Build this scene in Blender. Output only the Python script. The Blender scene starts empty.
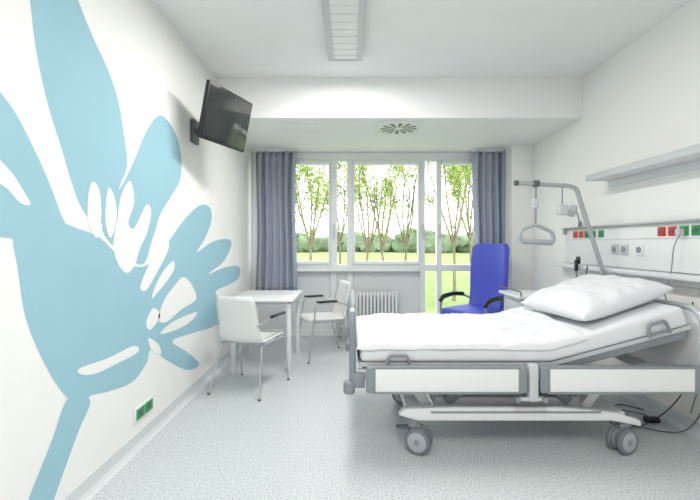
import bpy, bmesh, math, random
from mathutils import Vector, Matrix, noise
from mathutils.geometry import delaunay_2d_cdt
random.seed(4)
S=bpy.context.scene
F=400.0; VX=350.0; VY=243.0; H=1.3
XL=-1.36; XR=2.35; YB=5.6; ZC=2.97; ZS=2.56; YS=4.03

def lin(c):
    c=c/255.0
    return c/12.92 if c<=0.04045 else ((c+0.055)/1.055)**2.4
def rgb(r,g,b): return (lin(r),lin(g),lin(b),1)

def mat(name,c,rough=0.5,metal=0.0,spec=0.5,bump=0,bscale=50,var=0,vscale=5,sheen=0):
    m=bpy.data.materials.new(name); m.use_nodes=True
    nt=m.node_tree; b=nt.nodes['Principled BSDF']
    b.inputs['Base Color'].default_value=rgb(*c)
    b.inputs['Roughness'].default_value=rough
    b.inputs['Metallic'].default_value=metal
    b.inputs['Specular IOR Level'].default_value=spec
    if sheen: b.inputs['Sheen Weight'].default_value=sheen
    tc=nt.nodes.new('ShaderNodeTexCoord')
    if var:
        n=nt.nodes.new('ShaderNodeTexNoise'); n.inputs['Scale'].default_value=vscale; n.inputs['Detail'].default_value=4
        nt.links.new(tc.outputs['Object'],n.inputs['Vector'])
        r=nt.nodes.new('ShaderNodeValToRGB')
        a=[max(0,x-var) for x in c]; d=[min(255,x+var) for x in c]
        r.color_ramp.elements[0].position=.3; r.color_ramp.elements[1].position=.7
        r.color_ramp.elements[0].color=rgb(*a); r.color_ramp.elements[1].color=rgb(*d)
        nt.links.new(n.outputs['Fac'],r.inputs['Fac']); nt.links.new(r.outputs['Color'],b.inputs['Base Color'])
    if bump:
        n=nt.nodes.new('ShaderNodeTexNoise'); n.inputs['Scale'].default_value=bscale; n.inputs['Detail'].default_value=3
        nt.links.new(tc.outputs['Object'],n.inputs['Vector'])
        bp=nt.nodes.new('ShaderNodeBump'); bp.inputs['Strength'].default_value=bump; bp.inputs['Distance'].default_value=.01
        nt.links.new(n.outputs['Fac'],bp.inputs['Height']); nt.links.new(bp.outputs['Normal'],b.inputs['Normal'])
    return m

M_wall=mat('wall_paint',(243,243,241),.8,spec=.2,var=1)
M_ceil=mat('ceiling_paint',(242,243,243),.85,spec=.2,var=1)
M_mural=mat('mural_blue',(157,198,213),.8,spec=.2,var=1,vscale=3)
M_base=mat('baseboard_vinyl',(212,218,220),.5)
M_white=mat('white_plastic',(234,236,237),.35)
M_wmetal=mat('white_metal',(226,229,231),.35)
M_lgrey=mat('light_grey',(198,202,205),.4)
M_shelf=mat('shelf_grey',(222,226,228),.45)
M_grey=mat('mid_grey_plastic',(134,141,148),.4)
M_tyre=mat('tyre_grey',(112,118,124),.5)
M_hub=mat('wheel_hub',(168,173,178),.4)
M_dgrey=mat('dark_grey',(84,90,96),.45)
M_black=mat('black_plastic',(28,29,32),.4)
M_screen=mat('tv_screen_glass',(48,52,52),.12)
M_chrome=mat('chrome',(200,203,206),.25,metal=.9)
M_steel=mat('satin_steel',(176,180,182),.35,metal=.4)
M_green=mat('socket_green',(28,150,80),.4)
M_red=mat('socket_red',(215,45,35),.4)
M_blue=mat('armchair_blue',(76,90,200),.5,bump=.1,bscale=90)
M_curt=mat('curtain_fabric',(166,173,190),.9,spec=.1,bump=.2,bscale=250,var=6,vscale=40,sheen=.2)
M_sheet=mat('bed_sheet',(226,229,233),.85,spec=.15,bump=.12,bscale=22,sheen=.1)
M_duvet=mat('duvet_fabric',(226,228,232),.85,spec=.15,bump=.55,bscale=24,sheen=.1)
M_panel=mat('parapet_panel',(222,226,228),.5)
M_frame=mat('window_frame',(236,238,239),.4)
M_lamp=mat('lamp_louvre',(200,205,208),.35)
M_cushion=mat('seat_shell',(234,235,232),.35)

# speckled floor
mf=bpy.data.materials.new('floor_vinyl'); mf.use_nodes=True; nt=mf.node_tree; b=nt.nodes['Principled BSDF']
tc=nt.nodes.new('ShaderNodeTexCoord')
v=nt.nodes.new('ShaderNodeTexNoise'); v.inputs['Scale'].default_value=95; v.inputs['Detail'].default_value=3; v.inputs['Roughness'].default_value=.75
nt.links.new(tc.outputs['Object'],v.inputs['Vector'])
r=nt.nodes.new('ShaderNodeValToRGB'); e=r.color_ramp.elements
e[0].position=.36; e[0].color=rgb(150,160,164); e[1].position=.64; e[1].color=rgb(216,221,222)
x=e.new(.47); x.color=rgb(197,204,206)
nt.links.new(v.outputs['Fac'],r.inputs['Fac']); nt.links.new(r.outputs['Color'],b.inputs['Base Color'])
b.inputs['Roughness'].default_value=.38; b.inputs['Specular IOR Level'].default_value=.4

mg=bpy.data.materials.new('window_glass'); mg.use_nodes=True; nt=mg.node_tree; nt.nodes.clear()
o=nt.nodes.new('ShaderNodeOutputMaterial'); mx=nt.nodes.new('ShaderNodeMixShader'); t=nt.nodes.new('ShaderNodeBsdfTransparent'); g=nt.nodes.new('ShaderNodeBsdfGlossy')
g.inputs['Roughness'].default_value=.02; mx.inputs[0].default_value=.04
nt.links.new(t.outputs[0],mx.inputs[1]); nt.links.new(g.outputs[0],mx.inputs[2]); nt.links.new(mx.outputs[0],o.inputs[0])

# ---------- helpers
def G(name,loc=(0,0,0),rot=0,world=False):
    e=bpy.data.objects.new(name,None); S.collection.objects.link(e)
    e.empty_display_size=.1; e.location=loc; e.rotation_euler=(0,0,rot)
    e['world']=1 if world else 0
    return e
def place(ob,parent):
    if parent is not None:
        ob.parent=parent
        if parent.get('world'):
            ob.matrix_parent_inverse=(Matrix.Translation(parent.location)).inverted()
def finish(name,bm,m,parent=None,smooth=False):
    bmesh.ops.recalc_face_normals(bm,faces=bm.faces)
    me=bpy.data.meshes.new(name); bm.to_mesh(me); bm.free()
    ms=m if isinstance(m,(list,tuple)) else [m]
    for q in ms: me.materials.append(q)
    if smooth:
        for p in me.polygons: p.use_smooth=True
    ob=bpy.data.objects.new(name,me); S.collection.objects.link(ob); place(ob,parent)
    return ob
def shade(ob,ang=40):
    me=ob.data
    for p in me.polygons: p.use_smooth=True
    try: me.set_sharp_from_angle(angle=math.radians(ang))
    except Exception: pass
def box(name,a,bb,m,parent=None,bev=0,seg=2,rot=None,piv=None):
    bm=bmesh.new(); bmesh.ops.create_cube(bm,size=1)
    c=[(a[i]+bb[i])/2 for i in range(3)]; s=[abs(bb[i]-a[i]) for i in range(3)]
    for vv in bm.verts:
        vv.co=Vector((vv.co[i]*s[i] for i in range(3)))
    if bev: bmesh.ops.bevel(bm,geom=bm.edges[:],offset=min(bev,min(s)*.45),segments=seg,affect='EDGES',profile=.5)
    mt=Matrix.Translation(c)
    if rot is not None:
        pv=Vector(piv) if piv else Vector(c)
        mt=Matrix.Translation(pv)@rot@Matrix.Translation(-pv)@mt
    bm.transform(mt)
    ob=finish(name,bm,m,parent)
    if bev: shade(ob,35)
    return ob
def cyl(name,p0,p1,r,m,parent=None,seg=24,bev=0,r2=None):
    p0=Vector(p0);p1=Vector(p1);d=p1-p0;L=d.length
    bm=bmesh.new(); bmesh.ops.create_cone(bm,cap_ends=True,segments=seg,radius1=r,radius2=r if r2 is None else r2,depth=L)
    if bev:
        es=[e for e in bm.edges if len(e.link_faces)==2 and any(len(f.verts)>4 for f in e.link_faces)]
        bmesh.ops.bevel(bm,geom=es,offset=bev,segments=3,affect='EDGES',profile=.5)
    q=Vector((0,0,1)).rotation_difference(d.normalized()).to_matrix().to_4x4()
    bm.transform(Matrix.Translation((p0+p1)/2)@q)
    ob=finish(name,bm,m,parent); shade(ob,40); return ob
def fil(pts,rad,n=5,cyc=False):
    P=[Vector(p) for p in pts]; out=[]; N=len(P)
    for i in range(N):
        if not cyc and (i==0 or i==N-1): out.append(P[i]); continue
        a=P[i-1]; c=P[i]; d=P[(i+1)%N]
        u=(a-c); w=(d-c); k=min(rad,u.length*.48,w.length*.48)
        s=c+u.normalized()*k; t=c+w.normalized()*k
        for j in range(n+1):
            f=j/n; out.append(s*(1-f)**2+c*2*f*(1-f)+t*f*f)
    return out
def tube(name,pts,r,m,parent=None,fl=.03,cyc=False,sc=None):
    P=fil(pts,fl,5,cyc) if fl else [Vector(p) for p in pts]
    cu=bpy.data.curves.new(name,'CURVE'); cu.dimensions='3D'; cu.bevel_depth=r; cu.bevel_resolution=4; cu.use_fill_caps=True
    sp=cu.splines.new('POLY'); sp.points.add(len(P)-1)
    for i,p in enumerate(P): sp.points[i].co=(p.x,p.y,p.z,1)
    sp.use_cyclic_u=cyc
    tmp=bpy.data.objects.new('tmp',cu); S.collection.objects.link(tmp)
    dg=bpy.context.evaluated_depsgraph_get(); me=bpy.data.meshes.new_from_object(tmp.evaluated_get(dg))
    bpy.data.objects.remove(tmp); bpy.data.curves.remove(cu)
    me.name=name; me.materials.clear(); me.materials.append(m)
    for p in me.polygons: p.use_smooth=True
    ob=bpy.data.objects.new(name,me); S.collection.objects.link(ob); place(ob,parent); return ob
def smooth_curve(pts,n=8):
    P=[Vector(p) for p in pts]; out=[]
    Q=[P[0]*2-P[1]]+P+[P[-1]*2-P[-2]]
    for i in range(1,len(Q)-2):
        for j in range(n):
            t=j/n; a,b_,c,d=Q[i-1],Q[i],Q[i+1],Q[i+2]
            out.append(.5*((2*b_)+(c-a)*t+(2*a-5*b_+4*c-d)*t*t+(3*b_-a-3*c+d)*t**3))
    out.append(P[-1]); return out
def prism_xz(name,prof,y0,y1,m,parent=None,bev=0,seg=3):
    bm=bmesh.new(); vs=[bm.verts.new((p[0],y0,p[1])) for p in prof]; f=bm.faces.new(vs)
    ex=bmesh.ops.extrude_face_region(bm,geom=[f]); 
    for g_ in ex['geom']:
        if isinstance(g_,bmesh.types.BMVert): g_.co.y=y1
    if bev: bmesh.ops.bevel(bm,geom=bm.edges[:],offset=bev,segments=seg,affect='EDGES',profile=.5)
    ob=finish(name,bm,m,parent); 
    if bev: shade(ob,40)
    return ob

# ---------- room shell
YR=-1.7
box('floor',(XL-.15,YR-.15,-.1),(XR+.15,YB+.1,0),mf)
box('wall_left',(XL-.15,YR,0),(XL,YB+.1,ZC+.1),M_wall)
box('wall_right',(XR,YR,0),(XR+.15,YB+.1,ZC+.1),M_wall)
box('wall_rear',(XL-.15,YR-.15,0),(XR+.15,YR,ZC+.1),M_wall)
box('ceiling',(XL,YR,ZC),(XR,YS,ZC+.1),M_ceil)
box('ceiling_soffit',(XL,YS,ZS),(XR,YB+.1,ZC+.1),M_ceil)
box('wall_pier',(2.08,5.14,0),(XR,YB+.1,ZS),M_wall)
def baseb(name,xw,s,y0,y1):
    bm=bmesh.new(); pr=[(0,0),(.045,.0),(.022,.008),(.010,.028),(.006,.09),(0,.09)]
    a=[bm.verts.new((xw+s*p[0],y0,p[1])) for p in pr]; c=[bm.verts.new((xw+s*p[0],y1,p[1])) for p in pr]
    bm.faces.new(a); bm.faces.new(c[::-1]); n=len(pr)
    for i in range(n): bm.faces.new([a[i],a[(i+1)%n],c[(i+1)%n],c[i]])
    finish(name,bm,M_base)
baseb('baseboard_left',XL,1,-1.7,5.55); baseb('baseboard_right',XR,-1,-1.7,5.14)

# ---------- window wall
W=G('window_1',(.5,YB,0),world=True)
def X(u): return (u-VX)*YB/F
def Z(vv): return H+(VY-vv)*YB/F
def bar(n,u0,u1,z0,z1,d=.07,m=M_frame,yo=0): box(n,(X(u0),YB-d/2+yo,z0),(X(u1),YB+d/2+yo,z1),m,W,.006,1)
box('head_frame',(XL,YB-.04,2.44),(2.08,YB+.04,ZS),M_frame,W,.006,1)
box('bottom_frame',(XL,YB-.04,0),(2.08,YB+.04,.1),M_frame,W,.006,1)
cols=[(253,260),(284,292),(330.5,337),(347,353),(419,424.5),(436,441),(476,483)]
for i,(a,c) in enumerate(cols): bar('mullion_%d'%i,a,c,.1,2.44,.09)
zt0,zt1=Z(271),Z(264.5)
for i in range(len(cols)-1):
    a=cols[i][1]; c=cols[i+1][0]
    bar('transom_%d'%i,a,c,zt0,zt1,.09)
    bm=bmesh.new(); ff=[(X(a),zt1),(X(c),zt1),(X(c),2.44),(X(a),2.44)]
    bm.faces.new([bm.verts.new((p[0],YB,p[1])) for p in ff]); finish('glass_%d'%i,bm,mg,W)
    if i in (1,3):
        bar('sash_l_%d'%i,a,a+1.8,zt1,2.44,.1,M_frame,-.02); bar('sash_r_%d'%i,c-1.8,c,zt1,2.44,.1,M_frame,-.02)
        bar('sash_t_%d'%i,a+1.8,c-1.8,2.39,2.44,.1,M_frame,-.02); bar('sash_b_%d'%i,a+1.8,c-1.8,zt1,zt1+.05,.1,M_frame,-.02)
    if i==5: bar('sash_t_%d'%i,a,c,2.39,2.44,.1,M_frame,-.02)
    if i in (0,1,2,3): bar('panel_%d'%i,a,c,.1,zt0,.05,M_panel)
    else:
        bm=bmesh.new(); ff=[(X(a),.1),(X(c),.1),(X(c),zt0),(X(a),zt0)]
        bm.faces.new([bm.verts.new((p[0],YB,p[1])) for p in ff]); finish('lower_glass_%d'%i,bm,mg,W)
box('inner_sill',(X(292),YB-.13,zt0-.0),(X(419),YB-.05,zt0+.03),M_frame,W,.006,1)
for uu in (334,422,438): box('handle_%d'%uu,(X(uu)-.012,YB-.085,1.42),(X(uu)+.012,YB-.045,1.56),M_lgrey,W,.006,2)
for uu in (334,422,438): box('handle_lever_%d'%uu,(X(uu)-.01,YB-.10,1.46),(X(uu)+.01,YB-.08,1.36),M_lgrey,W,.004,2)
box('right_filler',(X(483),YB-.03,.1),(2.08,YB+.03,2.44),M_frame,W)

# ---------- curtains
def curtain(name,x0,x1,folds,ph):
    g=G(name,((x0+x1)/2,5.4,0),world=True)
    bm=bmesh.new(); nx=folds*14; nz=26; z0,z1=.66,2.53; grid=[]
    for j in range(nz+1):
        row=[]; t=j/nz
        for i in range(nx+1):
            s=i/nx
            a=.035+.015*math.sin(s*9+ph)
            y=5.4+a*math.sin(s*folds*2*math.pi+ph+.25*math.sin(t*3+s*7))+.012*noise.noise(Vector((s*9,t*3,ph)))
            row.append(bm.verts.new(((x0+x1)/2+(s-.5)*(x1-x0)*(1+.04*math.cos(t*5+ph))+.006*math.sin(t*6),y,z0+(z1-z0)*t)))
        grid.append(row)
    for j in range(nz):
        for i in range(nx): bm.faces.new([grid[j][i],grid[j][i+1],grid[j+1][i+1],grid[j+1][i]])
    ob=finish('cloth',bm,M_curt,g,True); sm=ob.modifiers.new('s','SOLIDIFY'); sm.thickness=.004
    box('track',(x0-.02,5.38,2.53),(x1+.02,5.42,ZS),M_wmetal,g)
curtain('curtain',-1.27,-.73,6,0.4)
curtain('curtain',1.68,2.2-.0,6,1.7)

# ---------- radiator
R=G('radiator',(.2,5.45,0),world=True)
for i in range(17):
    xx=-.17+i*.049
    box('fin_%d'%i,(xx,5.40,.14),(xx+.030,5.49,.64),M_white,R,.012,3)
box('pipe_top',(-.17,5.43,.585),(.65,5.46,.615),M_white,R,.01,2); box('pipe_bottom',(-.17,5.43,.165),(.65,5.46,.2),M_white,R,.01,2)
for xx in (-.1,.58): box('foot_%d'%int(xx*10),(xx,5.42,0),(xx+.03,5.47,.17),M_white,R)

# ---------- mural
def px2wall(u,v_,off=0):
    d=-XL*F/(VX-u); return Vector((XL+off,d,H+(VY-v_)*d/F))
def catm(P,n=5):
    out=[];N=len(P)
    for i in range(N):
        p0,p1,p2,p3=[Vector((P[(i+k)%N][0],P[(i+k)%N][1])) for k in(-1,0,1,2)]
        for j in range(n):
            t=j/n; out.append(.5*((2*p1)+(p2-p0)*t+(2*p0-5*p1+4*p2-p3)*t*t+(3*p1-p0-3*p2+p3)*t**3))
    return out
mu=G('wall_mural',(XL,2.2,1.4),world=True)
def decal(name,P,m,off,sm=True):
    Q=catm(P) if sm else [Vector(p) for p in P]
    n=len(Q)
    vo,eo,fo,_,_,_=delaunay_2d_cdt([Vector((q.x,q.y)) for q in Q],[(i,(i+1)%n) for i in range(n)],[],1,1e-5)
    bm=bmesh.new(); vs=[bm.verts.new(px2wall(q.x,q.y,off)) for q in vo]
    for f in fo:
        a=vs[f[0]].co;b_=vs[f[1]].co;c=vs[f[2]].co
        nx_=(b_-a).cross(c-a).x
        idx=list(f) if nx_>0 else list(f)[::-1]
        try: bm.faces.new([vs[k] for k in idx])
        except ValueError: pass
    me=bpy.data.meshes.new(name); bm.to_mesh(me); bm.free(); me.materials.append(m)
    ob=bpy.data.objects.new(name,me); S.collection.objects.link(ob); place(ob,mu)
blue=[
 ('petal_top',[(30,0),(26,-40),(40,-75),(60,-50),(76,-5),(92,35),(108,70),(118,100),(124,135),(127,165),(120,185),(112,210),(98,225),(84,212),(74,190),(62,150),(48,105),(36,50)]),
 ('petal_round',[(104,235),(108,205),(122,185),(133,163),(146,132),(158,116),(167,120),(176,135),(181,158),(180,180),(170,198),(160,215),(152,240),(140,265)]),
 ('petal_left',[(-60,20),(-20,68),(0,92),(16,114),(32,145),(48,180),(60,212),(66,232),(40,242),(0,237),(-60,232)]),
 ('body',[(14,234),(40,232),(62,224),(76,228),(100,238),(125,262),(145,266),(162,250),(175,232),(188,215),(201,205),(210,208),(211,222),(204,240),(197,252),(212,242),(228,239),(231,246),(223,262),(208,274),(226,267),(239,267),(237,280),(216,291),(221,300),(222,314),(214,326),(196,332),(172,341),(187,352),(199,364),(187,370),(168,361),(151,350),(146,364),(132,382),(110,391),(90,396),(88,404),(72,402),(55,382),(38,350),(25,315),(18,270)]),
 ('stem',[(68,398),(90,400),(78,432),(62,476),(50,510),(38,545),(14,560),(22,520),(32,490),(52,440)]),
]
white=[
 ('gap_a',[(92,182),(99,190),(101,215),(97,238),(88,222),(88,196)]),
 ('gap_b',[(108,188),(115,200),(116,222),(110,238),(105,218)]),
 ('gap_c',[(121,195),(130,181),(134,202),(128,222),(134,228),(146,205),(151,212),(147,232),(140,248),(134,266),(126,273),(117,262),(113,244),(117,220)]),
 ('gap_d',[(167,239),(168,250),(156,274),(146,290),(140,287),(148,266),(158,250)]),
 ('gap_e',[(173,261),(174,269),(166,282),(152,298),(156,284),(164,270)]),
 ('gap_f',[(183,277),(191,284),(196,299),(182,309),(166,322),(158,319),(164,300),(174,286)]),
 ('gap_g',[(196,312),(192,320),(178,329),(160,334),(172,322)]),
 ('gap_h',[(148,338),(158,344),(161,354),(152,351)]),
 ('gap_i',[(80,368),(108,358),(133,346),(138,352),(116,364),(94,374),(80,374)]),
 ('gap_j',[(-8,155),(10,171),(22,189),(30,204),(20,203),(8,190),(-8,176)]),
 ('gap_k',[(153,308),(160,316),(150,330),(146,322)]),
]
for i,(n,P) in enumerate(blue): decal(n,P,M_mural,.0006+.00015*i)
for i,(n,P) in enumerate(white): decal(n,P,M_wall,.0016)

# green sockets on left wall
sk=G('wall_socket',(XL,2.55,.28),world=True)
def wallL(u): return -XL*F/(VX-u)
y0,y1=wallL(133.5),wallL(151.5)
zc=H-(409-VY)*((y0+y1)/2)/F
box('plate',(XL,y0,zc-.045),(XL+.012,y1,zc+.045),M_white,sk,.004,2)
ym=(y0+y1)/2
for i,(a,c) in enumerate([(y0+.012,ym-.006),(ym+.006,y1-.012)]):
    box('socket_%d'%i,(XL+.010,a,zc-.033),(XL+.017,c,zc+.033),M_green,sk,.003,2)
    cyl('hole_%d'%i,(XL+.012,(a+c)/2,zc),(XL+.0185,(a+c)/2,zc),min(.02,(c-a)*.36),M_dgrey,sk)

# ---------- TV
tl=Vector((-1.06,3.03,2.54)); tr=Vector((-.868,3.58,2.545)); bl=Vector((-1.16,3.035,2.11))
w=(tr-tl); wl=w.length; wx=w.normalized(); hh=(bl-tl); hh=hh-wx*hh.dot(wx); hl=hh.length; hz=-hh.normalized(); nn=wx.cross(hz).normalized()
if nn.x<0: nn=-nn
ctr=tl+w/2+hh/2
TV=G('television',ctr)
R3=Matrix((wx,-nn,hz)).transposed().to_4x4()
def tvbox(n,a,c,m,bev):
    box(n,a,c,m,TV,bev,2,rot=R3,piv=(0,0,0))
tvbox('casing',(-wl/2,0,-hl/2),(wl/2,.035,hl/2),M_black,.006)
tvbox('screen',(-wl/2+.014,-.003,-hl/2+.025),(wl/2-.014,.004,hl/2-.014),M_screen,.001)
tvbox('back_box',(-wl/4,.03,-hl/3),(wl/4,.07,hl/4),M_black,.01)
bc=R3@Vector((0,.06,0))
wallpt=Vector((XL,3.46,2.26))-ctr
cyl('arm_1',bc,wallpt+Vector((.03,0,0)),.018,M_dgrey,TV)
box('wall_bracket',(wallpt.x,wallpt.y-.06,wallpt.z-.1),(wallpt.x+.035,wallpt.y+.06,wallpt.z+.1),M_dgrey,TV,.006)
box('tilt_joint',(bc.x-.04,bc.y-.04,bc.z-.05),(bc.x+.03,bc.y+.04,bc.z+.05),M_dgrey,TV,.008)

# ---------- ceiling lamp, plus an added fill lamp behind the camera
def lamp(name,y0,y1,energy):
    L=G(name,(-.04,(y0+y1)/2,ZC),world=True)
    x0,x1=-.19,.11
    box('housing',(x0,y0,ZC-.045),(x1,y1,ZC),M_lgrey,L,.006)
    for n,(a,c) in enumerate([(x0,x0+.05),(x1-.05,x1)]): box('rim_%d'%n,(a,y0,ZC-.06),(c,y1,ZC-.04),M_lgrey,L,.004)
    for n,(a,c) in enumerate([(y0,y0+.03),(y1-.03,y1)]): box('end_%d'%n,(x0+.05,a,ZC-.06),(x1-.05,c,ZC-.04),M_lgrey,L,.004)
    box('diffuser',(x0+.05,y0+.03,ZC-.054),(x1-.05,y1-.03,ZC-.045),M_white,L)
    k=int((y1-y0)/.1)
    for i in range(1,k): 
        yy=y0+i*(y1-y0)/k; box('cross_blade_%d'%i,(x0+.05,yy-.001,ZC-.0565),(x1-.05,yy+.001,ZC-.054),M_lamp,L)
    ld=bpy.data.lights.new(name+'_light','AREA'); ld.shape='RECTANGLE'; ld.size=.24; ld.size_y=y1-y0-.06; ld.energy=energy; ld.color=(1,.97,.93)
    lo=bpy.data.objects.new('light',ld); S.collection.objects.link(lo); lo.location=(-.04,(y0+y1)/2,ZC-.065); place(lo,L)
lamp('ceiling_lamp',2.3,3.55,32); lamp('ceiling_lamp',-.8,.45,46)  # second one is added out of view behind the camera to brighten the room

# ---------- vent
V=G('ceiling_vent',(.53,4.37,ZS),world=True)
box('plate',(.29,4.13,ZS-.012),(.77,4.61,ZS),M_white,V,.004)
for i in range(12):
    a=2*math.pi*i/12
    bm=bmesh.new(); pts=[(.05,-.006),(.19,-.022),(.2,0),(.19,.022),(.05,.006)]
    vs=[bm.verts.new((.53+p[0]*math.cos(a)-p[1]*math.sin(a),4.37+p[0]*math.sin(a)+p[1]*math.cos(a),ZS-.0135)) for p in pts]
    bm.faces.new(vs); finish('slot_%d'%i,bm,M_dgrey,V)
box('ceiling_hatch',(-.72,4.2,ZS-.006),(-.35,4.55,ZS),M_ceil,None,.003)

# ---------- table
T=G('side_table',(-.89,4.35,0),world=True)
box('table_top',(-1.22,3.95,.715),(-.56,4.75,.74),M_white,T,.005)
box('apron_f',(-1.18,4.0,.665),(-.6,4.02,.715),M_lgrey,T); box('apron_b',(-1.18,4.68,.665),(-.6,4.70,.715),M_lgrey,T)
box('apron_l',(-1.18,4.0,.665),(-1.16,4.70,.715),M_lgrey,T); box('apron_r',(-.62,4.0,.665),(-.6,4.70,.715),M_lgrey,T)
for i,(a,c) in enumerate([(-1.19,3.99),(-.63,3.99),(-1.19,4.67),(-.63,4.67)]): box('leg_%d'%i,(a,c,0),(a+.04,c+.04,.7),M_wmetal,T,.005)

# ---------- chairs
def chair(loc,rot):
    C=G('dining_chair',loc,rot)
    P=smooth_curve([Vector((0,.235,.43)),Vector((0,.2,.448)),Vector((0,.05,.446)),Vector((0,-.12,.44)),Vector((0,-.185,.462)),Vector((0,-.215,.53)),Vector((0,-.24,.66)),Vector((0,-.285,.85))],5)
    bm=bmesh.new(); rows=[]; n=len(P); nw=10
    for k,p in enumerate(P):
        t=k/(n-1); hw=.22 if t<.5 else .22-.035*(t-.5)*2
        if k==0: hw-=.02
        if k==n-1: hw-=.02
        row=[]
        for i in range(nw+1):
            s=-1+2*i/nw
            curv=.018*s*s
            row.append(bm.verts.new((s*hw,p.y+(curv*1.6 if t>.55 else 0),p.z+(curv*.6 if t<.55 else 0))))
        rows.append(row)
    for a in range(n-1):
        for i in range(nw): bm.faces.new([rows[a][i],rows[a][i+1],rows[a+1][i+1],rows[a+1][i]])
    o_=finish('seat_shell',bm,M_cushion,C,True); sm=o_.modifiers.new('s','SOLIDIFY'); sm.thickness=.012; sm.offset=0
    for s in (-1,1):
        tube('arm_frame_%d'%s,[(s*.25,.26,0),(s*.245,.2,.42),(s*.25,.17,.635),(s*.25,-.06,.645),(s*.195,-.215,.60)],.009,M_chrome,C,.05)
        tube('rear_leg_%d'%s,[(s*.245,-.27,0),(s*.2,-.15,.425),(s*.2,.19,.425),(s*.243,.2,.425)],.009,M_chrome,C,.04)
        box('arm_pad_%d'%s,(s*.25-.02,-.07,.648),(s*.25+.02,.17,.668),M_black,C,.008,3)
    for yy in(-.12,.16): cyl('cross_%d'%int(yy*100),(-.2,yy,.425),(.2,yy,.425),.008,M_chrome,C)
    for i,(a,c) in enumerate([(.25,.26),(-.25,.26),(.245,-.27),(-.245,-.27)]): cyl('glide_%d'%i,(a,c,0),(a,c,.015),.012,M_dgrey,C)
chair((-.90,3.62,0),math.radians(-17))
chair((-.30,4.64,0),math.radians(112))

# ---------- blue armchair
A=G('recliner_armchair',(1.48,4.76,0),math.radians(90+38))
box('seat',(-.27,-.25,.40),(.27,.29,.53),M_blue,A,.035,4)
bm=bmesh.new(); rows=[]; nz=16; nx=10
for j in range(nz+1):
    t=j/nz; z=.46+.83*t; hw=.22+.03*math.sin(t*2.6)-(.03 if j in(0,nz) else 0)
    yy=-.22-.17*t-.02*math.sin(t*math.pi*2)+(.03*max(0,t-.7)/.3)
    rows.append([bm.verts.new((hw*(-1+2*i/nx),yy-.02*(1-(-1+2*i/nx)**2)+.03*abs(-1+2*i/nx)**3,z)) for i in range(nx+1)])
for j in range(nz):
    for i in range(nx): bm.faces.new([rows[j][i],rows[j][i+1],rows[j+1][i+1],rows[j+1][i]])
ob=finish('backrest',bm,M_blue,A,True); sm=ob.modifiers.new('s','SOLIDIFY'); sm.thickness=.07; sm.offset=0; bv=ob.modifiers.new('b','BEVEL'); bv.width=.018; bv.segments=3
for s in(-1,1):
    tube('arm_%d'%s,[(s*.31,.22,.03),(s*.31,.24,.62),(s*.31,.0,.66),(s*.31,-.24,.63),(s*.25,-.27,.6)],.013,M_grey,A,.09)
    o2=tube('arm_pad_%d'%s,[(s*.31,.25,.60),(s*.31,.2,.655),(s*.31,.0,.675),(s*.31,-.2,.655)],.024,M_black,A,.06)
    tube('rear_leg_%d'%s,[(s*.3,-.3,.02),(s*.29,-.2,.42),(s*.29,.2,.40)],.014,M_grey,A,.05)
    cyl('caster_f_%d'%s,(s*.31-.015,.22,.03),(s*.31+.015,.22,.03),.03,M_black,A)
    cyl('caster_b_%d'%s,(s*.3-.015,-.3,.03),(s*.3+.015,-.3,.03),.03,M_black,A)
box('under_frame',(-.3,-.2,.37),(.3,.22,.4),M_dgrey,A,.005)

# ---------- nightstand
N=G('bedside_cabinet',(1.9,4.0,0),world=True)
box('body',(1.62,3.78,.1),(2.08,4.22,.76),M_lgrey,N,.01)
box('top',(1.58,3.74,.77),(2.12,4.26,.80),M_white,N,.01)
box('shadow_gap',(1.63,3.79,.755),(2.07,4.21,.775),M_dgrey,N)
for i,z in enumerate((.15,.45)): box('drawer_%d'%i,(1.64,3.765,z),(2.06,3.782,z+.27),M_white,N,.006)
for i,z in enumerate((.36,.66)): box('pull_%d'%i,(1.78,3.75,z),(1.92,3.768,z+.015),M_dgrey,N,.003)
for i,(a,c) in enumerate([(1.67,3.83),(2.03,3.83),(1.67,4.17),(2.03,4.17)]):
    cyl('caster_%d'%i,(a-.012,c,.035),(a+.012,c,.035),.035,M_dgrey,N); cyl('stem_%d'%i,(a,c,.05),(a,c,.11),.01,M_steel,N)
tube('tray_rail',[(1.6,3.74,.8),(1.6,3.74,.84),(1.6,4.26,.84),(1.6,4.26,.8)],.006,M_dgrey,N,.02)

# ---------- wall shelf & medical supply panel
SH=G('wall_shelf',(2.24,2.5,1.87),world=True)
box('board',(2.13,.9,1.855),(XR,3.6,1.895),M_shelf,SH,.006)
box('front_lip',(2.12,.9,1.85),(2.135,3.6,1.905),M_lgrey,SH,.003)
box('wall_rail',(2.32,.9,1.80),(XR,3.6,1.855),M_shelf,SH)
P_=G('medical_supply_panel',(2.3,3,1.25),world=True)
box('channel',(2.325,.9,1.09),(XR,4.33,1.45),M_white,P_,.004)
box('top_rail',(2.29,.9,1.445),(2.325,4.33,1.462),M_steel,P_,.004)
box('seam',(2.322,.9,1.33),(2.327,4.33,1.336),M_lgrey,P_)
box('ledge',(2.2,.9,1.05),(XR,4.33,1.085),M_shelf,P_,.006)
box('ledge_under',(2.3,.9,1.0),(XR,4.33,1.05),M_white,P_,.004)
box('rail_brackets',(2.29,4.28,1.39),(2.33,4.31,1.45),M_steel,P_)
def sock(y,m,k):
    box('socket_%d'%k,(2.315,y-.035,1.352),(2.328,y+.035,1.42),m,P_,.003)
    cyl('socket_hole_%d'%k,(2.312,y,1.386),(2.318,y,1.386),.02,M_dgrey,P_)
k=0
for y,m in [(4.12,M_red),(4.02,M_red),(3.92,M_green),(3.82,M_green),(3.70,M_green)]: sock(y,m,k); k+=1
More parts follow.
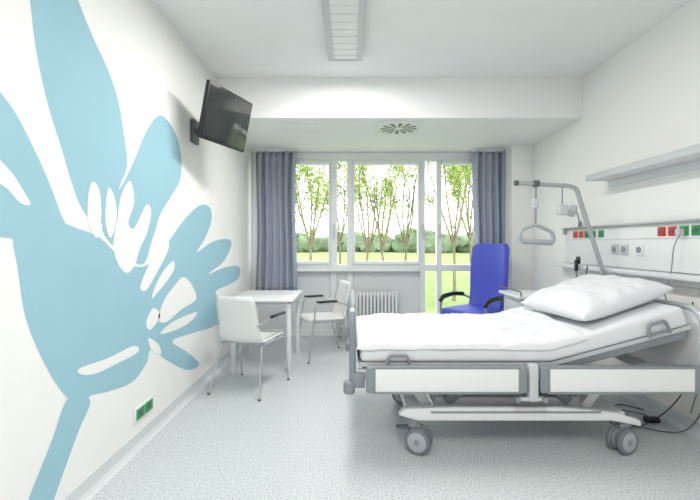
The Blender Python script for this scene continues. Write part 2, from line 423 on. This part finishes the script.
for y,m in [(2.98,M_red),(2.88,M_red),(2.78,M_green),(2.68,M_green),(2.58,M_green),(2.48,M_green)]: sock(y,m,k); k+=1
for i,(y,m) in enumerate([(3.5,M_lgrey),(3.38,M_lgrey),(3.2,M_white)]):
    box('outlet_%d'%i,(2.31,y-.04,1.2),(2.33,y+.04,1.29),m,P_,.004)
    cyl('outlet_ring_%d'%i,(2.305,y,1.245),(2.312,y,1.245),.026,M_grey,P_)
tube('cable_a',smooth_curve([(2.31,2.78,1.38),(2.27,2.8,1.28),(2.25,2.8,1.12),(2.19,2.76,1.02),(2.2,2.78,.9),(2.3,2.7,.7),(2.32,2.66,.4),(2.3,2.7,.15)],8),.004,M_grey,P_,0)
box('plug',(2.27,2.76,1.35),(2.315,2.8,1.40),M_lgrey,P_,.008)
NC=G('nurse_call_handset',(2.24,3.85,1.15),world=True)
box('holder',(2.18,3.81,1.10),(2.199,3.87,1.17),M_black,NC,.008)
box('handset',(2.16,3.82,1.03),(2.185,3.86,1.14),M_black,NC,.01,3)
tube('cord',smooth_curve([(2.17,3.84,1.03),(2.16,3.8,.93),(2.18,3.76,.88),(2.19,3.72,.95),(2.195,3.7,1.09)],8),.004,M_black,NC,0)
BL=G('reading_lamp',(2.2,4.0,1.55),world=True)
cyl('clamp',(2.3,4.0,1.462),(2.3,4.0,1.51),.018,M_grey,BL)
tube('arm',[(2.3,4.0,1.50),(2.26,3.98,1.60),(2.2,3.96,1.64)],.008,M_steel,BL,.03)
cyl('head',(2.22,3.96,1.66),(2.16,3.93,1.59),.035,M_lgrey,BL,24,.006,.05)

# floor cables
CF=G('floor_cables',(2.1,2.9,0),world=True)
tube('cable_1',smooth_curve([(2.33,2.6,.6),(2.32,2.62,.25),(2.25,2.7,.03),(2.05,2.8,.008),(1.9,2.95,.008),(2.05,3.1,.008),(2.22,3.0,.008),(2.1,2.85,.008),(1.85,2.8,.02),(1.7,2.85,.3)],8),.004,M_dgrey,CF,0)
tube('cable_2',smooth_curve([(2.33,2.72,.9),(2.3,2.7,.4),(2.2,2.9,.02),(2.0,3.05,.008),(2.15,3.2,.008),(2.28,3.1,.008)],8),.004,M_black,CF,0)
box('adapter',(2.14,2.88,0),(2.24,2.93,.035),M_black,CF,.008)

# ---------- hospital bed
B=G('hospital_bed',(1.1,2.9,0),world=True)
YN=2.42; YF=3.34
prof=[(.06,.575),(1.22,.575),(2.06,.80),(2.02,.918),(1.22,.685),(.06,.685)]
ob=prism_xz('mattress',prof,YN,YF,M_sheet,B,.03,4)
prism_xz('mattress_deck',[(.05,.545),(1.22,.545),(2.08,.775),(2.08,.80),(1.22,.572),(.05,.572)],YN+.02,YF-.02,M_lgrey,B)
prism_xz('back_support_rail',[(1.2,.52),(1.3,.52),(2.06,.72),(2.06,.765),(1.22,.545)],YN+.03,YN+.06,M_grey,B)
box('frame_near',(.05,YN+.0,.47),(2.14,YN+.05,.53),M_wmetal,B,.006)
box('frame_far',(.05,YF-.05,.47),(2.14,YF,.53),M_wmetal,B,.006)
for i,xx in enumerate((.08,.7,1.3,1.9)): box('frame_cross_%d'%i,(xx,YN+.05,.475),(xx+.05,YF-.05,.52),M_lgrey,B)
box('footboard_panel',(.0,YN+.02,.50),(.03,YF-.0,.90),M_wmetal,B,.012,3)
tube('footboard_edge',[(.015,YN+.0,.44),(.015,YN+.0,.83),(.015,YN+.07,.905),(.015,YF-.06,.905),(.015,YF+.01,.83),(.015,YF+.01,.44)],.02,M_grey,B,.06)
for i,yy in enumerate((YN-.01,YF+.02)):
    cyl('bumper_%d'%i,(-.005,yy,.395),(-.005,yy,.47),.035,M_grey,B,24,.012)
    box('bumper_bracket_%d'%i,(0,yy-.015,.43),(.09,yy+.015,.52),M_grey,B,.006)
box('headboard_panel',(2.13,YN+.02,.50),(2.16,YF,.88),M_wmetal,B,.012,3)
tube('headboard_edge',[(2.145,YN,.44),(2.145,YN,.82),(2.145,YN+.07,.895),(2.145,YF-.06,.895),(2.145,YF+.01,.82),(2.145,YF+.01,.44)],.02,M_lgrey,B,.06)
for i,yy in enumerate((YN-.01,YF+.02)):
    cyl('head_bumper_%d'%i,(2.17,yy,.395),(2.17,yy,.47),.035,M_grey,B,24,.012)
for sd,(ya,yb) in enumerate([(YN-.065,YN-.03),(YF+.03,YF+.065)]):
    for k_,(x0,x1) in enumerate([(.095,1.05),(1.125,2.09)]):
        box('rail_core_%d_%d'%(sd,k_),(x0+.03,ya+.003,.415),(x1-.03,yb-.003,.565),M_white,B,.012,3)
        box('rail_cap_l_%d_%d'%(sd,k_),(x0,ya,.41),(x0+.062,yb,.57),M_grey,B,.014,3)
        box('rail_cap_r_%d_%d'%(sd,k_),(x1-.062,ya,.41),(x1,yb,.57),M_grey,B,.014,3)
        box('rail_top_%d_%d'%(sd,k_),(x0+.04,ya-.002,.556),(x1-.04,yb+.002,.572),M_grey,B,.006,2)
        box('rail_bottom_%d_%d'%(sd,k_),(x0+.04,ya-.002,.408),(x1-.04,yb+.002,.420),M_grey,B,.005,2)
        for j,xx in enumerate((x0+.16,x1-.16)): box('rail_post_%d_%d_%d'%(sd,k_,j),(xx-.015,min(yb,YN) if sd==0 else YF,.46),(xx+.015,YN+.01 if sd==0 else ya+.01,.5),M_dgrey,B)
    box('centre_post_%d'%sd,(1.06,ya+.005,.36),(1.115,yb+.03 if sd==0 else yb,.58),M_lgrey,B,.008)
    for j,xx in enumerate((.99,1.15)): 
        cyl('knob_%d_%d'%(sd,j),(xx,ya-.006,.375),(xx,ya+.03,.375),.016,M_grey,B)
        box('knob_arm_%d_%d'%(sd,j),(min(xx,1.09),ya+.01,.365),(max(xx,1.09),ya+.03,.385),M_lgrey,B)
def loop(n,cx,cz,wd,ht,y,ang=0):
    pts=[]
    for (a,c) in [(-wd/2,0),(-wd/2*.8,ht),(wd/2*.8,ht),(wd/2,0)]:
        pts.append((cx+a*math.cos(ang)-c*math.sin(ang),y,cz+a*math.sin(ang)+c*math.cos(ang)))
    tube(n,pts,.009,M_grey,B,.025)
loop('retainer_1',.29,.57,.14,.055,YN-.02)
loop('retainer_2',1.86,.75,.13,.075,YN-.02,math.radians(15))
loop('retainer_2b',1.86,.75,.13,.012,YN-.02,math.radians(15))
loop('retainer_3',.29,.57,.14,.055,YF+.02)
for i,yy in enumerate((2.47,3.25)):
    prism_xz('chassis_beam_%d'%i,[(.30,.235),(.42,.20),(1.62,.20),(1.80,.165),(1.80,.20),(1.66,.25),(1.30,.285),(.62,.285),(.34,.275)],yy,yy+.055,M_wmetal,B,.008)
box('chassis_cross_1',(.36,2.5,.205),(.46,3.28,.26),M_wmetal,B,.006); box('chassis_cross_2',(1.6,2.5,.19),(1.72,3.28,.245),M_wmetal,B,.006)
box('chassis_cover',(.55,2.6,.22),(1.5,3.15,.30),M_lgrey,B,.02)
box('base_strip_1',(.5,2.463,.252),(1.55,2.471,.26),M_grey,B); 
for i,(a,c) in enumerate([((.5,.24),(.34,.49)),((1.52,.24),(1.70,.49)),((.62,.27),(.9,.48)),((1.42,.27),(1.2,.48))]):
    for j,yy in enumerate((2.58,3.12)):
        dv=Vector((c[0]-a[0],0,c[1]-a[1])); nv=Vector((dv.z,0,-dv.x)).normalized()*.03
        prism_xz('lift_arm_%d_%d'%(i,j),[(a[0]-nv.x,a[1]-nv.z),(c[0]-nv.x,c[1]-nv.z),(c[0]+nv.x,c[1]+nv.z),(a[0]+nv.x,a[1]+nv.z)],yy,yy+.05,M_wmetal if i<2 else M_grey,B,.004,1)
cyl('actuator',(.75,2.85,.3),(1.25,2.85,.46),.035,M_dgrey,B); box('motor_box',(1.2,2.75,.33),(1.42,2.95,.45),M_dgrey,B,.01)
box('control_box',(.72,2.7,.32),(.95,2.9,.42),M_black,B,.01)
box('blue_tag',(.80,2.44,.375),(.87,2.452,.395),M_blue,B); box('blue_tag_arm',(.83,2.44,.38),(.84,2.5,.48),M_lgrey,B)
for i,yy in enumerate((2.50,3.28)):
    for j,xx in enumerate((.40,1.72)):
        cyl('caster_stem_%d_%d'%(i,j),(xx,yy,.15),(xx,yy,.23),.022,M_grey,B)
        an=math.radians(24 if j==0 else -20)
        ax=Vector((math.sin(an),math.cos(an),0)); fw=Vector((math.cos(an),-math.sin(an),0))*(.03 if j==0 else -.03)
        cc=Vector((xx,yy,.08))+fw
        for s in(-1,1):
            c0=cc+ax*(s*.034)
            cyl('wheel_%d_%d_%d'%(i,j,s),c0-ax*.015,c0+ax*.015,.08,M_tyre,B,36,.01)
            cyl('hub_%d_%d_%d'%(i,j,s),c0-ax*.018,c0+ax*.018,.06,M_hub,B,30,.004)
            cyl('axle_%d_%d_%d'%(i,j,s),c0-ax*.021,c0+ax*.021,.016,M_grey,B,20)
        box('fork_%d_%d'%(i,j),(xx-.035,yy-.015,.08),(xx+.035,yy+.015,.178),M_grey,B,.01)
        if i==0: box('brake_%d'%j,(xx-.11 if j==0 else xx+.02,yy-.02,.145),(xx-.02 if j==0 else xx+.11,yy+.02,.16),M_dgrey,B,.005)
tube('cable',smooth_curve([(1.0,2.6,.45),(1.1,2.6,.33),(1.35,2.62,.36),(1.6,2.65,.32),(1.85,2.68,.36),(2.1,2.7,.33),(2.2,2.72,.4)],8),.006,M_black,B,0)
def nz_(x,y,z=0): return noise.noise(Vector((x,y,z)))
def cloth(name,fx,nu,nv,m,parent):
    bm=bmesh.new(); rows=[[bm.verts.new(fx(-1+2*i/nu,-1+2*j/nv)) for i in range(nu+1)] for j in range(nv+1)]
    for j in range(nv):
        for i in range(nu): bm.faces.new([rows[j][i],rows[j][i+1],rows[j+1][i+1],rows[j+1][i]])
    return finish(name,bm,m,parent,True)
def fd(s,t):
    e=max(0,(1-abs(s)**10))**.5*max(0,(1-abs(t)**14))**.5
    x=.75+.71*s; y=2.88+.475*t
    x+=.05*max(0,s)*(t*.6); 
    h=.034+.008*nz_(x*3,y*3,1)+.009*(1-abs(nz_(x*3+y*4,y*5-x*2,5))*2.4)+.011*(1-abs(nz_(x*7-y*6,y*9+x*5,8))*2.6)+.006*(1-abs(nz_(x*17+y*9,y*18,3))*2.6)
    h+=.02*max(0,s-.6)/.4
    y+=.010*nz_(x*4,t*2,9); 
    zb=.672 if x<1.22 else .672+(x-1.22)*.28
    z=zb+e*max(.012,h)
    if e<.02: z=zb-.012+ .008*nz_(x*9,y*9)
    return (x,y,z)
DV=G('duvet',(.75,2.88,.7),world=True)
cloth('cover',fd,280,190,M_duvet,DV)
# pillow
PL=G('pillow',(1.705,2.85,.92))
PL.rotation_euler=(math.radians(0),math.radians(-16),math.radians(8))
def fp(sign):
    def f(u,v_):
        a,b2=.335,.35
        x=a*u*(1-.06*(1-v_*v_)*abs(u)); y=b2*v_*(1-.06*(1-u*u)*abs(v_))
        e=(max(0,1-u**4)*max(0,1-v_**4))**.5*(1-.2*(u*u+v_*v_)/2)
        w_=.006*nz_(x*7,y*7,sign*4)+.011*(1-2.5*abs(nz_(x*5+1,y*4,2)))+.006*(1-2.5*abs(nz_(x*12+1,y*11,6)))
        z=sign*(.09*e)+(w_*min(1,e*2) if sign>0 else 0)
        if sign<0: z=max(z,-.075)
        return (x,y,z)
    return f
bm=bmesh.new(); nu=80
for sg in(1,-1):
    rows=[[bm.verts.new(fp(sg)(-1+2*i/nu,-1+2*j/nu)) for i in range(nu+1)] for j in range(nu+1)]
    for j in range(nu):
        for i in range(nu): bm.faces.new([rows[j][i],rows[j][i+1],rows[j+1][i+1],rows[j+1][i]])
bmesh.ops.remove_doubles(bm,verts=bm.verts,dist=.0006)
finish('pillow_case',bm,M_duvet,PL,True)
# trapeze pole
TP=G('trapeze_lifting_pole',(2.05,3.4,1.2),world=True)
yt=3.43
tube('pole',[(2.24,yt,.5),(2.22,yt,.9),(2.17,yt,1.05),(1.94,yt,1.77),(1.88,yt,1.79),(1.43,yt,1.815)],.018,M_steel,TP,.05)
box('pole_clamp',(2.17,yt-.08,.5),(2.27,yt+.03,.6),M_dgrey,TP,.008)
cyl('end_cap',(1.41,yt,1.816),(1.44,yt,1.814),.022,M_dgrey,TP)
box('strap_slider',(1.57,yt-.025,1.78),(1.62,yt+.025,1.835),M_dgrey,TP,.008)
cyl('strap',(1.595,yt,1.78),(1.59,yt,1.44),.008,M_grey,TP)
box('strap_adjuster',(1.565,yt-.015,1.60),(1.615,yt+.015,1.68),M_lgrey,TP,.006)
tube('handle_triangle',[(1.59,yt,1.46),(1.46,yt,1.41),(1.455,yt,1.32),(1.75,yt,1.30),(1.74,yt,1.39)],.016,M_hub,TP,.04,cyc=True)
cyl('handle_grip',(1.48,yt,1.316),(1.73,yt,1.302),.024,M_hub,TP)
box('hanger_block',(1.78,yt-.03,1.54),(1.86,yt+.03,1.63),M_lgrey,TP,.012)
cyl('hanger_line',(1.82,yt,1.62),(1.82,yt,1.79),.005,M_grey,TP)

# ---------- outside
def gm(name,c,v1,sc): return mat(name,c,.9,spec=.1,var=v1,vscale=sc)
M_grass=gm('lawn_grass',(128,148,92),12,2); M_bark=gm('tree_bark',(128,122,102),15,12)
M_leaf=gm('leaf_green',(146,168,88),18,3); M_hedge=gm('far_foliage',(104,122,94),20,.6)
bm=bmesh.new(); bm.faces.new([bm.verts.new(p) for p in [(-60,5.75,-.15),(80,5.75,-.15),(80,95,-.15),(-60,95,-.15)]]); finish('lawn',bm,M_grass)
def tree(x,y,h,seed,nl=900):
    rnd=random.Random(seed); segs=[]; tips=[]
    def grow(p,d,L,r,dep):
        n=4; q=p.copy()
        for i in range(n):
            d=(d+Vector((rnd.uniform(-.12,.12),rnd.uniform(-.12,.12),.12))).normalized(); q2=q+d*L/n
            segs.append((q.copy(),q2.copy(),r*(1-.4*i/n),r*(1-.4*(i+1)/n))); q=q2
            if dep>=1: tips.append(q.copy())
            if dep in(1,2) and i>0 and rnd.random()<.8:
                nd=(d*.8+Vector((rnd.uniform(-.8,.8),rnd.uniform(-.8,.8),rnd.uniform(0,.5)))).normalized()
                grow(q.copy(),nd,L*.35,r*.45,dep+1)
        if dep==0:
            for k in range(5):
                a=k*1.26+rnd.uniform(-.3,.3)
                nd=Vector((math.cos(a)*.35,math.sin(a)*.35,1)).normalized()
                grow(q.copy(),nd,h*rnd.uniform(.5,.7),r*.55,1)
    grow(Vector((x,y,-.15)),Vector((rnd.uniform(-.05,.05),0,1)),h*.36,.05,0)
    bm=bmesh.new()
    for a,b_,r1,r2 in segs:
        d=(b_-a).normalized(); u=d.orthogonal().normalized(); w_=d.cross(u)
        A_=[bm.verts.new(a+(u*math.cos(t)+w_*math.sin(t))*r1) for t in (0,1.257,2.513,3.77,5.027)]
        B_=[bm.verts.new(b_+(u*math.cos(t)+w_*math.sin(t))*r2) for t in (0,1.257,2.513,3.77,5.027)]
        for i in range(5): bm.faces.new([A_[i],A_[(i+1)%5],B_[(i+1)%5],B_[i]])
    for i in range(nl):
        c=rnd.choice(tips)+Vector((rnd.gauss(0,.09),rnd.gauss(0,.09),rnd.gauss(0,.09)))
        s=rnd.uniform(.03,.055); a=Vector((rnd.gauss(0,1),rnd.gauss(0,1),rnd.gauss(0,1))).normalized(); b_=a.orthogonal().normalized()
        f=bm.faces.new([bm.verts.new(c-a*s),bm.verts.new(c-b_*s*.5),bm.verts.new(c+a*s),bm.verts.new(c+b_*s*.5)]); f.material_index=1
    me=bpy.data.meshes.new('tree'); bm.to_mesh(me); bm.free(); me.materials.append(M_bark); me.materials.append(M_leaf)
    ob=bpy.data.objects.new('tree',me); S.collection.objects.link(ob)
for i,(x_,y_,h_,nl) in enumerate([(-1.0,10,3.6,3200),(-2.1,13,4.2,3000),(-.35,12.5,3.8,1800),(.4,10.5,3.3,1500),(1.0,10.2,3.3,1500),(1.6,11.5,3.5,1500),(2.6,10,3.8,3600),(3.5,11.5,4.2,3600),(4.4,14,4.4,1600)]): tree(x_,y_,h_,i+11,nl)
bm=bmesh.new(); rnd=random.Random(3)
for i in range(110):
    xx=rnd.uniform(-45,60); yy=rnd.uniform(58,80); rr=rnd.uniform(1.0,2.4)
    mt=Matrix.Translation((xx,yy,rr*.6-.2))@Matrix.Diagonal((1.9,1,rnd.uniform(.6,1.3),1))
    g0=bmesh.ops.create_icosphere(bm,subdivisions=4,radius=rr,matrix=mt)
    for vv in g0['verts']: vv.co+=Vector((nz_(vv.co.x*1.5,vv.co.y,vv.co.z),0,nz_(vv.co.x*1.5,vv.co.z,7)))*.9
for vv in bm.verts: vv.co.z=max(vv.co.z,-.15)
finish('tree_line',bm,M_hedge,None,True)

# ---------- world, camera, view
wd=bpy.data.worlds.new('World'); S.world=wd; wd.use_nodes=True
bg=wd.node_tree.nodes['Background']; bg.inputs[0].default_value=(.97,.985,1,1); bg.inputs[1].default_value=2.9
cam=bpy.data.cameras.new('camera'); co=bpy.data.objects.new('camera',cam); S.collection.objects.link(co)
co.location=(0,0,H); co.rotation_euler=(math.radians(90),0,0)
cam.sensor_width=36; cam.lens=F/700*36; cam.shift_y=-(250-VY)/700; cam.clip_start=.05; cam.clip_end=300
S.camera=co
S.view_settings.view_transform='Standard'; S.view_settings.look='None'; S.view_settings.exposure=.45
